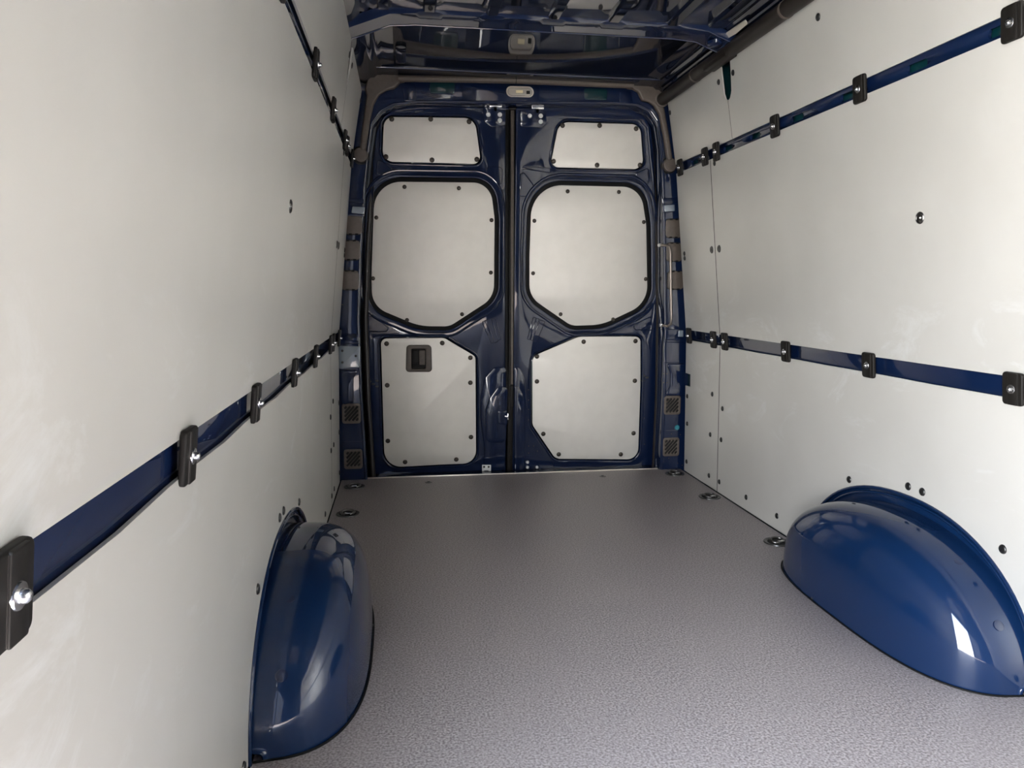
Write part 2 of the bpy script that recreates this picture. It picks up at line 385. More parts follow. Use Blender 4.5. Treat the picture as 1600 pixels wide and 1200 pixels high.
for x in (-.62, -.457, -.2285, 0, .2285, .457, .62):
    for ya, yb in ((-1.2, 2.832),):
        if abs(x) > .6 and ya > 0: continue
        hw = .024 if ya < 0 else .030; dz = .011 if ya < 0 else .004
        pr = [(x-hw, 1.9468), (x-hw+.007, 1.9470-dz), (x+hw-.007, 1.9470-dz), (x+hw, 1.9468)]
        rb = part('roof_rib', extrudeY(pr, ya, yb), lambda v: v, ROOF, ceil)
        # bead along each rib edge catches the light
for x in (-.56,):        # shallow pressings between the ribs
    part('roof_pressing', plate(rect(x-.022, x+.022, 3.25, 3.50, .02), (), .004, .002, 3), lambda v: Vector((v.x, v.y, 1.9469-v.z)), ROOF, ceil)
def bow(y0, y1, name='roof_bow'):
    xs = [-.745, -.70, -.66, -.60]
    for x in (-.457, -.2285, 0, .2285, .457): xs += [x-.05, x-.034, x+.034, x+.05]
    xs += [.60, .66, .70, .745]; xs.sort()
    def zb(x):
        z = 1.932
        if abs(x) > .58: z -= (abs(x)-.58)*.38
        return z
    def notch(x): return any(abs(x-c) < .04 for c in (-.457, -.2285, 0, .2285, .457))
    prof_t = [(0, 1.96), (.012, 'n'), (.022, 'b'), (.14, 'b'), (.5, 'b'), (.972, 'b'), (.985, 'm'), (1, 1.96)]
    bm = bmesh.new(); rows = []
    for x in xs:
        row = []; b = zb(x)
        nz = .010 if notch(x) else 0
        for t, q in prof_t:
            y = y0+(y1-y0)*t
            if q == 'b': z = b+(nz*.7 if t < .1 else 0)
            elif q == 'n': z = b+.003+nz*.7
            elif q == 'm': z = b+.004
            else: z = 1.953 if abs(x) < .62 else 1.953-(abs(x)-.62)*.4
            row.append(bm.verts.new((x, y, z)))
        rows.append(row)
    for A, B in zip(rows, rows[1:]):
        for i in range(len(A)-1): bm.faces.new((A[i], A[i+1], B[i+1], B[i]))
        bm.faces.new((A[-1], A[0], B[0], B[-1]))
    bm.faces.new(rows[0]); bm.faces.new(rows[-1])
    bmesh.ops.recalc_face_normals(bm, faces=bm.faces)
    me = bpy.data.meshes.new('bow'); bm.to_mesh(me); bm.free()
    b = part(name, me, lambda v: v, BLUE, ceil)
    # thin rolled lips along both edges
    for yy, dz in ((y0+.006, .003), (y1-.002, -.0005)):
        pts = [(x, yy, zb(x)+dz+(.007 if (notch(x) and yy < y0+.02) else 0)) for x in xs]
        me2, M2 = bake(tube(pts, .0028, 8), lambda v: v); link('bow_lip', me2, BLUE, b, M2)
    return b
for a in (2.835, 1.85, .85, -.15): bow(a, a+.125)
# rear roof closing member above the doors
part('rear_roof_member', extrudeY([(-.76, 1.925), (-.70, 1.940), (.70, 1.940), (.76, 1.925), (.76, 1.975), (-.76, 1.975)], 3.545, 3.70), lambda v: v, ROOF, ceil)
me2, M2 = bake(tube([(-.74, 3.55, 1.931), (-.70, 3.55, 1.940), (.70, 3.55, 1.940), (.74, 3.55, 1.931)], .004, 8), lambda v: v); link('member_lip', me2, BLUE, ceil, M2)

# ------------------------------------------------------------------ rear wall (door surround)
apL = [(575, 775), (574, 745), (566, 620), (562, 500), (565, 400), (571, 300), (577, 240), (583, 196), (597, 176), (618, 165), (650, 161)]
apR = [(960, 163), (995, 166), (1014, 176), (1026, 194), (1031, 230), (1035, 300), (1037, 400), (1038, 500), (1036, 620), (1031, 733), (1031, 765)]
inner = rounded(PP(apL+apR), [0]+[.05]*(len(apL)-1)+[.05]*(len(apR)-1)+[0], 3)
outer = [(-.94, inner[0][1])]+[(-wx(z)-.045, z) for z in (.0, .35, .713, 1.13, 1.547, 1.85)]+[(-.79, 1.975), (.79, 1.975)]+[(wx(z)+.045, z) for z in (1.85, 1.547, 1.13, .713, .35, 0)]+[(.94, inner[-1][1])]
poly = [Vector(q) for q in outer]+[Vector(q) for q in reversed(inner)]
wr = part('wall_rear', plate(poly, [], .10, .006, 3), lambda v: Vector((v.x, PIL_Y+.10-v.z, v.y)), BLUE, None, kind='structure', label='blue painted steel door surround with header and two rear pillars', cat='wall')
# rubber door seal, following the aperture, standing proud behind the pillar face
def U(l, off=0., pr=P): return [pr(x, y, off) for x, y in l]
sealpts = [Vector((x, PIL_Y+.115, z)) for x, z in rounded([P(x+(9 if x < 800 else -9), y+(7 if (620 < x < 990) else 3 if y < 200 else 0), -.115) for x, y in apL+apR], [0]+[.05]*(len(apL+apR)-2)+[0], 3)]
me, M = bake(tube(sealpts, .013, 10), lambda v: v); link('door_seal', me, mat('brown_black_seal', (.018, .014, .012), .4), wr, M, label='dark rubber seal around the door opening')
# second, slimmer return bead just inside the pillar edge
beadpts = [Vector((x, PIL_Y-.001, z)) for x, z in rounded(PP([(x+(-3 if x < 800 else 3), y-(3 if y < 200 else 0)) for x, y in apL+apR]), [0]+[.05]*(len(apL+apR)-2)+[0], 3)]
me, M = bake(tube(beadpts, .0045, 8), lambda v: v); link('edge_bead', me, BLUE, wr, M)
# header openings, seam strips and pressings
for l, nm in (([(671, 128), (711, 128), (710, 147), (672, 146)], 'a'), ([(912, 138), (949, 139), (948, 157), (913, 156)], 'b')):
    part('header_pocket', plate(rounded(PP(l), .012), (), .004, .0015), pilfn(-.001), TEAL, wr, label='teal recessed pocket in the header')
    q = rounded(PP(l), .012); me, M = bake(tube([(a, PIL_Y-.001, b) for a, b in q], .0022, 6, closed=True), lambda v: v); link('pocket_rim', me, BLUE, wr, M)
for l in ([(628, 130), (646, 130), (650, 136), (650, 158), (632, 158)], [(968, 143), (985, 143), (990, 163), (968, 161)]):
    part('header_plate', plate(rounded(PP(l), .006), (), .005, .002), pilfn(0), BLUE, wr)
part('header_plate', plate(rounded(PP([(722, 131), (808, 134), (842, 134), (842, 162), (722, 159)]), .004), (), .003, .001), pilfn(0), BLUE, wr)
# pillar pressings: brackets and lower pale plates
def pil_plate(l, r=.006, t=.006, m=BLUE, name='pillar_bracket', off=0., bev=.003):
    return part(name, plate(rounded(PP(l), r), (), t, bev), pilfn(off), m, wr)
pil_plate([(540, 309), (570, 311), (569, 319), (540, 315)], .002, .010)
pil_plate([(541, 321), (571, 323), (569, 339), (538, 337)], .006, .008)
pil_plate([(551, 323), (570, 324), (569, 335), (549, 333)], .004, .014, GREYP)
pil_plate([(529, 521), (562, 522), (562, 538), (528, 537)], .006, .012)
pil_plate([(540, 524), (560, 525), (560, 533), (540, 532)], .003, .016, BLUE)
p_ = pil_plate([(530, 540), (563, 541), (562, 574), (530, 576)], .004, .006, GREYP, 'pillar_plate')
for px, py in ((535, 548), (556, 556), (535, 566)):
    x, z = P(px, py); link('hole_plug', screw_black, None, wr, frame((x, PIL_Y-.006, z), (0, -1, 0), (0, 0, 1)) @ Matrix.Scale(.5, 4))
pil_plate([(530, 578), (561, 577), (553, 590), (552, 628), (538, 632), (530, 625)], .012, .012, BLUE, 'pillar_bracket', 0, .0055)
pil_plate([(1034, 310), (1062, 308), (1062, 316), (1035, 318)], .002, .006)
pil_plate([(1035, 319), (1063, 317), (1065, 330), (1035, 333)], .005, .008)
pil_plate([(1037, 321), (1053, 320), (1053, 330), (1037, 331)], .003, .013, GREYP)
pil_plate([(1038, 514), (1069, 515), (1070, 531), (1038, 531)], .006, .012)
pil_plate([(1059, 516), (1066, 516), (1066, 526), (1058, 526)], .003, .017, GREYP)
pil_plate([(1037, 534), (1069, 534), (1069, 567), (1037, 567)], .006, .008, BLUE, 'pillar_plate')
pil_plate([(1040, 568), (1069, 568), (1069, 618), (1038, 618), (1047, 602), (1047, 582)], .012, .012, BLUE, 'pillar_bracket', 0, .0055)
pil_plate([(530, 690), (568, 689), (568, 691), (530, 692)], 0, .003, BLUE, 'pillar_seam', 0, .001)
pil_plate([(1034, 672), (1069, 672), (1069, 674), (1034, 674)], 0, .003, BLUE, 'pillar_seam', 0, .001)
for px, py in ((1037, 584), (1042, 584), (1037, 598), (1042, 598), (1036, 678), (1049, 678), (1063, 679), (1045, 716), (1059, 724), (1066, 727), (535, 476+0), (546, 419), (536, 418)):
    x, z = P(px, py); link('spot_weld', screw_dome, None, wr, frame((x, PIL_Y-.0002, z), (0, -1, 0), (0, 0, 1)) @ Matrix.Scale(.25, 4))
x, z = P(1058, 668); o = link('hole_plug', lathe([(0, .002), (.012, .002), (.014, 0)], 18), mat('teal_plug', (.01, .16, .20), .3, 0, .5), wr, frame((x, PIL_Y, z), (0, -1, 0), (0, 0, 1)), label='small teal round plug')

# square covers and vent grilles on the pillars
s_ = .0455
cov = plate(rect(-s_, s_, -s_, s_, .018, 6), (), .006, .002); cov.materials.append(TAUPE)
tabs = join(*[boxm(x-.008, x+.008, y-.004, y+.004, .001, .0075, .001) for x in (-.016, .016) for y in (-s_, s_)]); tabs.materials.append(RUBBER)
und = plate(rect(-s_-.003, s_+.003, -s_-.003, s_+.003, .02, 6), (), .002, .0005); und.materials.append(BLACKB)
def put(name, parts, x, z, label, cat, group, y=PIL_Y, sx=1., sz=1.):
    M = frame((x, y, z), (0, -1, 0), (0, 0, 1)) @ Matrix.Diagonal((sx, sz, 1, 1))
    t = link(name, None, M=M, label=label, cat=cat, group=group)
    for n, me in parts: link(n, me, None, t, M)
    return t
lv = ['top', 'middle', 'bottom']
for side, l in (('left', [(552, 351), (549, 391), (547, 438)]), ('right', [(1052, 357), (1053, 394), (1055, 438)])):
    for i, (px, py) in enumerate(l):
        x, z = P(px, py); put('pillar_cover', [('cover_plate', cov), ('retaining_tabs', tabs), ('gasket', und)], x, z, 'taupe square cover on %s rear pillar, %s of three' % (side, lv[i]), 'cover', 'square pillar covers', sx=.93)
# vent grille: frame with slanted slots
sl = []
import itertools
def clip_slot(c, hw, lim):
    # diagonal slot (rising to the right) clipped to a square of half size lim
    u = Vector((1, 1)).normalized(); v = Vector((-1, 1)).normalized(); p0 = v*c
    ts = []
    for q in (p0+v*hw, p0-v*hw):
        lo, hi = -9, 9
        for a in (0, 1):
            t1, t2 = (-lim-q[a])/u[a], (lim-q[a])/u[a]; lo = max(lo, min(t1, t2)); hi = min(hi, max(t1, t2))
        ts.append((q, lo, hi))
    lo = max(ts[0][1], ts[1][1]); hi = min(ts[0][2], ts[1][2])
    if hi-lo < .012: return None
    a, b = ts[0][0], ts[1][0]
    return rounded([a+u*lo, b+u*lo, b+u*hi, a+u*hi], .0018, 2)
for k in range(-3, 4):
    c = clip_slot(k*.0142, .0056, .040)
    if c: sl.append(c)
vg = plate(rect(-.050, .050, -.050, .050, .014), sl, .007, .0012); vg.materials.append(TAUPE)
vb = plate(rect(-.046, .046, -.046, .046, .012), (), .002, .0005); vb.materials.append(BLACKB)
for side, l in (('left', [(549, 646), (552, 717)]), ('right', [(1050, 633), (1048, 698)])):
    for i, (px, py) in enumerate(l):
        x, z = P(px, py); put('vent_grille', [('grille', vg), ('backing', vb)], x, z, '%s square vent grille with slanted slots on %s rear pillar' % (('upper', 'lower')[i], side), 'vent', 'pillar vent grilles', sx=.90, sz=1.0)

# cable covers: header tube, corner mouldings with down strips, right-hand roof tube
hy = 3.655
t = thing('header_cable_cover', (0, hy, 1.93), 'taupe tube cover running above the rear doors', 'cable cover')
A = P(622, 122.5, .045); B = P(806, 125.5, .045); C_ = P(990, 133.5, .045)
for a, b in ((A, B), (B, C_)):
    a = Vector((a[0], hy, a[1])); b = Vector((b[0], hy, b[1])); d = (b-a).normalized()*.002
    me, M = bake(tube([a+d, b-d], .0155, 20), lambda v: v); link('tube_section', me, TAUPE, t, M)
me, M = bake(tube([Vector((B[0], hy, B[1]))+Vector((-.004, 0, 0)), Vector((B[0], hy, B[1]))+Vector((.004, 0, 0))], .0145, 20), lambda v: v); link('tube_joint', me, RUBBER, t, M)
cornL = [(573, 116), (600, 114), (634, 116), (634, 129), (626, 130), (617, 139), (604, 142), (592, 150), (584, 165), (578, 190), (572, 236), (562, 236), (566, 200), (571, 165), (573, 150), (570, 140), (573, 128)]
cornR = [(978, 128), (1010, 131), (1036, 136), (1038, 148), (1034, 160), (1037, 172), (1044, 210), (1050, 252), (1041, 252), (1036, 215), (1029, 180), (1021, 166), (1012, 160), (1002, 158), (996, 145), (988, 140), (978, 139)]
for side, l, c in (('left', cornL, (563.5, 242.5)), ('right', cornR, (1046, 258))):
    off = .012
    cx_, cz_ = P(*c, off)
    t = thing('corner_cable_cover', (cx_, PIL_Y-off, cz_), 'taupe moulded corner cover with down strip ending in a disc, top %s of doors' % side, 'cable cover', 'corner cable covers')
    part('corner_moulding', plate(rounded(PP(l, off), .012, 4), (), .030, .010, 4), pilfn(off-.012), TAUPE, t)
    part('end_disc', plate(oval(cx_, cz_, .034, .034, 28), (), .024, .005, 3), pilfn(off-.010), TAUPE, t)
    part('disc_gasket', plate(oval(cx_, cz_, .042, .042, 28), (), .004, .001), pilfn(.0), RUBBER, t)  # black rubber ring slightly wider than the end disc
def roof_tube():
    t = thing('roof_cable_cover', (.722, 1.0, 1.868), 'dark brown tube cover along the top of the right wall', 'cable cover')
    ys = [.2, 1.25, 2.46, 3.24, 3.685]
    for a, b in zip(ys, ys[1:]):
        me, M = bake(tube([(.716, a+.002, 1.880), (.716, b-.002, 1.880)], .029, 24), lambda v: v); link('tube_section', me, TUBEM, t, M)
    for a in ys[1:-1]:
        me, M = bake(tube([(.716, a-.006, 1.880), (.716, a+.006, 1.880)], .0305, 24), lambda v: v); link('tube_joint', me, TAUPE, t, M)
    me, M = bake(plate(oval(0, 0, .036, .036, 28), (), .012, .003), lambda v: Vector((.716+v.x, 3.676-v.z, 1.880+v.y))); link('end_collar', me, TAUPE, t, M)
    me, M = bake(boxm(.69, .742, 2.88, 3.10, 1.853, 1.882, .008), lambda v: v); link('fixing_saddle', me, TUBEM, t, M)
roof_tube()
# bright bracket shape added for the reflections where roof bow meets right wall
bt = thing('bow_glint', (.70, 2.8, 1.91), 'small pale bracket shape standing in for reflections between roof bow and right roof tube', 'glint')
part('glint_plate', plate(rounded([(.06, .004), (.22, .0), (.24, .012), (.16, .016), (.06, .014)], .004), (), .004, .001), lambda v: Vector((.672+v.y*.9, 2.62+v.x, 1.925-v.y*1.2-v.z)), mat('pale_glint', (.62, .58, .50), .35, .7), bt)
part('end_cap', lathe([(0, .03), (.02, .028), (.030, .018), (.032, 0)], 18), lambda v: Vector((.655+v.x, 2.90+v.y*1.3, 1.908-v.z*.6)), BLUE, bt)

# interior lamp in the header
lt = thing('interior_lamp', (*[P(811, 143)[0]], PIL_Y-.003, P(811, 143)[1]), 'clear oval interior lamp set in the header above the doors', 'lamp')
q = PP([(790, 135), (833, 136), (834, 153), (791, 152)])
part('housing', plate(rounded(q, .028, 6), (), .010, .004, 3), pilfn(.003), mat('lamp_housing', (.62, .56, .50), .3, 0, .5), lt)
part('lens', plate(rounded(PP([(793, 137), (831, 138), (832, 151), (793, 150)], .013), .022, 6), (), .010, .004, 3), pilfn(.0131), LENS, lt)
part('bulb', plate(rounded(PP([(806, 141), (817, 141), (817, 145.5), (806, 145.5)], .024), .002), (), .003, .001), pilfn(.0232), LAMP, lt)
part('switch', plate(rounded(PP([(822.5, 142), (828, 142), (828, 147), (822.5, 147)], .024), .002), (), .004, .001), pilfn(.0232), PLAST, lt)

# grab handle on the right pillar
gx = [(1031, 383), (1040, 383), (1046, 386), (1047.5, 394), (1048, 450), (1049, 498), (1048, 506), (1043, 510), (1033, 508)]
gp = []
for i, (px, py) in enumerate(gx):
    o_ = [-.02, .03, .045, .05, .05, .05, .045, .03, -.02][i]; x, z = P(px, py, o_); gp.append(Vector((x, PIL_Y-o_, z)))
ht = thing('grab_handle', gp[4], 'slim metal grab bar standing upright at right rear pillar', 'handle')
me, M = bake(tube(gp, .0065, 12), lambda v: v); link('bar', me, mat('bronzed_metal', (.30, .26, .23), .35, .7), ht, M)
for e in (gp[0], gp[-1]):
    me, M = bake(lathe([(0, .012), (.008, .010), (.011, .004), (.011, -.004), (0, -.006)], 14), lambda v, e=e: e+Vector((v.x, -v.z, v.y))); link('end_bolt', me, STEEL, ht, M)

# ------------------------------------------------------------------ rear doors
dout = {1: [(796, 168), (650, 165), (617, 170), (597, 183), (588, 205), (583, 250), (575, 400), (572, 520), (574, 640), (579, 765), (790, 765)],
        2: [(806, 168), (955, 166), (990, 170), (1008, 181), (1017, 200), (1021, 240), (1025, 330), (1026, 420), (1026, 560), (1024, 640), (1021, 765), (800, 765)]}
up = {1: [(600, 182), (742, 184), (752, 256), (597, 252)], 2: [(874, 190), (1001, 194), (1006, 264), (860, 261)]}
upr = {1: [.05, .06, .035, .05], 2: [.06, .05, .045, .035]}
win = {1: [(586, 283), (742, 284), (776, 316), (773, 460), (702, 510), (660, 512), (579, 482)], 2: [(834, 290), (1010, 288), (1015, 380), (1014, 488), (905, 512), (829, 464)]}
winr = {}
win[1] = [(585, 282), (767, 284), (774, 340), (773, 465), (703, 510.5), (655, 510), (581, 479), (580, 430)]
winr[1] = [.14, .15, .3, .12, .10, .30, .14, .3]
win[2] = [(833, 287), (1004, 291), (1013, 350), (1015, 474), (943, 508), (895, 509.5), (829, 464), (829, 400)]
winr[2] = [.16, .14, .3, .14, .30, .10, .12, .3]
lowp = {1: [(595, 529), (694, 528), (743, 557), (744, 724), (689, 726), (601, 731)], 2: [(905, 526), (1001, 526), (1001, 600), (997, 718), (868, 717), (832, 664), (832, 557)]}
lowr = {1: [.03, .06, .03, .07, .5, .09], 2: [.10, .03, .3, .06, .05, .05, .045]}
scr = {1: dict(u=[(612, 186), (673, 186), (733, 190), (603, 245), (675, 250), (745, 249)], w=[(632, 292), (717, 294), (588, 340), (768, 344), (583, 435), (767, 426), (636, 500), (722, 491)],
            l=[(604, 537), (691, 536), (735, 559), (605, 602), (735, 598), (606, 689), (736, 683), (633, 722), (713, 718)]),
       2: dict(u=[(879, 196), (937, 196), (994, 201), (865, 252), (933, 258), (1000, 258)], w=[(887, 299), (967, 300), (835, 345), (1006, 347), (833, 427), (1009, 436), (876, 491), (958, 499)],
            l=[(912, 534), (993, 533), (839, 557), (839, 596), (992, 595), (849, 678), (990, 677), (873, 710), (970, 710)])}
def grow(poly, d):
    """offset a closed polygon outwards by d"""
    n = len(poly); ps = [Vector(p[:2]) for p in poly]
    area = sum(ps[i].x*ps[(i+1) % n].y-ps[(i+1) % n].x*ps[i].y for i in range(n)); sg = 1 if area > 0 else -1
    out = []
    for i in range(n):
        a, b, c = ps[i-1], ps[i], ps[(i+1) % n]
        e1 = (b-a); e2 = (c-b)
        if e1.length < 1e-7 or e2.length < 1e-7: out.append(b); continue
        n1 = Vector((e1.y, -e1.x)).normalized()*sg; n2 = Vector((e2.y, -e2.x)).normalized()*sg
        m = (n1+n2); m = m.normalized() if m.length > 1e-6 else n1
        out.append(b+m*d/max(.5, m.dot(n1)))
    return out
def ringtube(poly, off, r, m, parent, name, n=8):
    me, M = bake(tube([Vector((p[0], DOOR_Y+DOOR_T*p[1]-off, p[1])) for p in poly], r, n, closed=True), lambda v: v)
    return link(name, me, m, parent, M)
for k in (1, 2):
    side = {1: 'left', 2: 'right'}[k]
    upP = rounded(DD(up[k]), upr[k], 8); wiP = rounded(DD(win[k]), winr[k], 12); loP = rounded(DD(lowp[k]), lowr[k], 8)
    do = rounded(DD(dout[k]), [.01]+[.05]*(len(dout[k])-3)+[0, 0] if k == 1 else [.01]+[.05]*(len(dout[k])-3)+[0, 0], 4)
    door = part('door_%d' % k, plate(do, [grow(upP, .006), grow(wiP, .040), grow(loP, .006)], .030, .005, 3), doorfn(-.030), BLUE, None, kind='structure',
                label='%s rear door, blue painted steel with three pale panels' % side, cat='door')
    part('outer_skin', plate(do, (), .006, .001), doorfn(-.075), ROOF, door)
    part('panel_recess', plate(grow(upP, .020), (), .004, .001), doorfn(-.040), ROOF, door)
    part('panel_recess', plate(grow(loP, .020), (), .004, .001), doorfn(-.040), ROOF, door)
    # window frame: blue stepped ring, black rubber ring, board
    part('window_step', plate(grow(wiP, .048), [grow(wiP, .020)], .012, .005, 3), doorfn(-.034), BLUE, door)
    part('window_seal', plate(grow(wiP, .024), [grow(wiP, -.004)], .010, .004, 3), doorfn(-.046), RUBBER, door, label='black rubber seal around the window board')
    ringtube(grow(wiP, .050), .000, .0065, BLUE, door, 'window_bead', 10)
    ringtube(grow(upP, .013), .000, .0045, BLUE, door, 'panel_bead')
    ringtube(grow(loP, .014), .000, .0045, BLUE, door, 'panel_bead')
    boards = {}
    for nm, poly, off, lab in (('u', upP, -.012, 'small upper pale board'), ('w', wiP, -.040, 'large pale board in the window opening'), ('l', loP, -.008, 'lower pale board with clipped corner' if k == 2 else 'lower pale board carrying the door handle')):
        b = part('door_board', plate(poly, (), .007, .0015), doorfn(off), DBOARD, door, label=lab); boards[nm] = b
        for px, py in scr[k][nm]:
            o_ = off+.007; x, z = D(px, py, o_)
            link('screw', screw_dome, None, b, frame((x, DOOR_Y+DOOR_T*z-o_, z), (0, -1, DOOR_T), (0, 0, 1)) @ Matrix.Scale(.84 if nm == 'w' else 1.0, 4))
    def press(l, r=.012, t=.006, bev=.003, name='pressing', m=BLUE, off=0., holes=()):
        return part(name, plate(rounded(DD(l), r), holes, t, bev), doorfn(off), m, door)
    def bead(l, r=.012, rad=.003, off=0.): return ringtube(rounded(DD(l), r, 5), off, rad, BLUE, door, 'pressed_bead')
    if k == 1:
        bead([(752, 260), (786, 261), (784, 288), (778, 290)], .02); bead([(591, 250), (598, 252), (612, 262), (611, 272), (587, 273)], .008)
        bead([(576, 495), (582, 493), (607, 512), (604, 518), (576, 518)], .01)
        for l in ([(753, 503), (759, 501), (773, 535), (768, 536)], [(757, 501), (768, 498), (779, 533), (773, 536)], [(768, 498), (774, 497), (783, 530), (778, 532)]): bead(l, .006, .0022)
        # hollow around the lock, bottom
        press([(793, 573), (772, 574), (757, 590), (750, 620), (750, 655), (757, 700), (755, 735), (789, 735)], .03, .010, .0048)
        press([(793, 603), (777, 604), (764, 622), (758, 640), (758, 690), (790, 692)], .03, .018, .004)
        press([(777, 641), (792, 641), (792, 663), (777, 661)], .01, .004, .0018, 'lock_recess', BLUE, .018)
        press([(754, 165), (792, 165), (792, 196), (768, 199), (756, 190)], .02, .006, .0028)
        dots = [(763, 179), (781, 179), (781, 188)]; cc = (774, 166)
        wd = [(578, 596), (583, 600), (589, 595), (589, 604)]
    else:
        bead([(812, 262), (824, 260), (860, 263), (860, 270)], .006); bead([(814, 271), (819, 270), (834, 290), (822, 307), (812, 306)], .008)
        bead([(992, 272), (1012, 262), (1014, 285), (1010, 286)], .008); bead([(1018, 494), (1019, 516), (992, 515), (990, 508)], .01)
        for l in ([(833, 496), (838, 496), (829, 531), (824, 530)], [(843, 500), (852, 502), (838, 535), (832, 532)], [(838, 497), (843, 498), (832, 532), (828, 530)]): bead(l, .006, .0022)
        press([(803, 572), (813, 575), (820, 592), (824, 640), (828, 668), (862, 720), (868, 738), (803, 738)], .03, .008, .0038)
        press([(803, 602), (810, 604), (817, 616), (818, 650), (820, 680), (818, 736), (803, 736)], .02, .014, .004)
        press([(812, 172), (852, 170), (854, 192), (846, 200), (812, 198)], .02, .006, .0028)
        dots = [(828, 181), (845, 181), (845, 190)]; cc = (840, 169)
        wd = [(1006, 587), (1011, 590), (1005, 595)]
    for px, py in dots:
        x, z = D(px, py, .006); link('white_rivet', lathe([(0, .004), (.009, .0035), (.0115, 0)], 16), WHITE, door, frame((x, DOOR_Y+DOOR_T*z-.0055, z), (0, -1, 0), (0, 0, 1)))
    for px, py in wd:
        x, z = D(px, py); link('hole', screw_black, None, door, frame((x, DOOR_Y+DOOR_T*z, z), (0, -1, 0), (0, 0, 1)) @ Matrix.Diagonal((.8, .5, .3, 1)))
    cx_, cz_ = D(*cc, .02)
    fnc = lambda v: Vector((cx_+v.x, DOOR_Y+DOOR_T*cz_-.02-v.z, cz_+v.y))
    cat_ = part('latch', boxm(-.030, .030, -.006, .006, -.02, .012, .002), fnc, STEEL, door, label='bright steel latch at the top of the door')
    me, M = bake(lathe([(.0055, -.012), (.006, .0), (.004, .006), (0, .007)], 12), lambda v: fnc(Vector((v.x, -.016-v.z, 0)))); link('pin', me, STEEL, cat_, M)
    if k == 1:
        # handle on the lower board
        hq = rounded(DD([(635, 539), (674, 539), (675, 581), (634, 581)], 0.0), .018, 6)
        hd = part('door_handle', plate(hq, [rounded(DD([(643, 545), (665, 545), (665, 576), (643, 576)], 0.0), .006)], .012, .004, 3), doorfn(-.0008), TAUPE, door, label='dark taupe recessed pull handle on the lower board')
        me, M = bake(plate(rounded(DD([(642, 544), (666, 544), (666, 577), (642, 577)], 0.0), .006), (), .002, .0005), doorfn(-.0006)); link('handle_well', me, BLACKB, hd, M)
        me, M = bake(plate(rounded(DD([(644, 547), (654, 547), (654, 568), (644, 568)], 0.0), .004), (), .008, .002), doorfn(.0015)); link('lever', me, PLAST, hd, M)
        me, M = bake(plate(rounded(DD([(655, 547), (664, 547), (664, 570), (655, 570)], 0.0), .004), (), .010, .002), doorfn(.0015)); link('lever', me, TAUPE, hd, M)
        me, M = bake(plate(rounded(DD([(645, 571), (664, 571), (664, 575), (645, 575)], 0.0), .002), (), .008, .002), doorfn(.0015)); link('lock_button', me, PLAST, hd, M)
        # white striker and lock catch
        st = part('striker_plate', plate(rounded(DD([(753, 726), (767, 726), (767, 737), (762, 735), (757, 735), (753, 737)], .01), .003), (), .006, .002), doorfn(.010), WHITE, door, label='small white plate low on the door')
        for px in (756.5, 763.5):
            x, z = D(px, 729.5, .016); link('plate_screw', screw_dome, None, st, frame((x, DOOR_Y+DOOR_T*z-.0162, z), (0, -1, 0), (0, 0, 1)) @ Matrix.Scale(.45, 4))
        part('lock_catch', join(boxm(-.012, .004, -.004, .004, 0, .012, .0015), boxm(.000, .006, -.018, .016, .004, .016, .0015)), lambda v: Vector((D(792, 650, .03)[0]+v.x, DOOR_Y-.05-v.z, D(792, 650, .03)[1]+v.y)), STEEL, door, label='bright lock catch at the meeting edge')
    else:
        for px, py in ((824, 722), (824, 730), (839, 730)):
            x, z = D(px, py, .014); link('white_rivet', lathe([(0, .012), (.006, .011), (.009, .006), (.009, 0)], 16), WHITE, door, frame((x, DOOR_Y+DOOR_T*z-.0135, z), (0, -1, 0), (0, 0, 1)))
        for px, py in ((826, 609), (826, 625), (826, 640), (826, 656), (811, 697), (826, 697), (834, 697), (840, 705), (826, 708), (811, 704), (808, 615), (1007, 653), (1007, 694)):
            x, z = D(px, py, .010); link('spot_weld', screw_dome, None, door, frame((x, DOOR_Y+DOOR_T*z-.008, z), (0, -1, 0), (0, 0, 1)) @ Matrix.Scale(.22, 4))
    doors_last = door
# meeting-edge seal between the doors, fixed to the left door
dl = bpy.data.objects['door_1']
part('edge_seal', plate(rounded(DD([(796, 172), (804, 172), (803, 400), (800, 765), (791, 765), (794, 560)]), .003), (), .012, .004), doorfn(.004), PLAST, dl, label='dark rubber edge seal where the doors meet')
part('edge_seal', plate(rounded(DD([(789.5, 172), (795, 172), (793.5, 560), (794, 640), (789, 640), (789, 560)]), .002), (), .006, .002), doorfn(.004), RUBBER, dl)
part('edge_seal', plate(rounded(DD([(797.5, 174), (802.5, 174), (801, 600), (797, 600)]), .002), (), .006, .0028), doorfn(.0165), TAUPE, dl)
part('lock_cover', plate(rounded(DD([(796, 602), (801, 602), (801, 634), (796, 634)]), .002), (), .008, .002), doorfn(.0225), PLAST, dl)
for nm_, q_ in (('light_stop_side', (-1.0, -.935, 3.68, 4.0, -.2, 2.1)), ('light_stop_side', (.935, 1.0, 3.68, 4.0, -.2, 2.1)), ('light_stop_top', (-1.0, 1.0, 3.71, 4.0, 1.99, 2.1)), ('light_stop_bottom', (-1.0, 1.0, 3.72, 4.0, -.2, -.07))):  # unseen black boxes added to stop sun leaking in around the doors
    part(nm_, boxm(*q_), lambda v: v, BLACKB, wr)
# black sheet added behind the doors to stand in for the dark gap
link('blackout_1', boxm(-1.0, 1.0, 3.99, 4.02, -.2, 2.1), BLACKB, kind='structure', label='black sheet added behind the rear doors for the dark gap', cat='blackout')

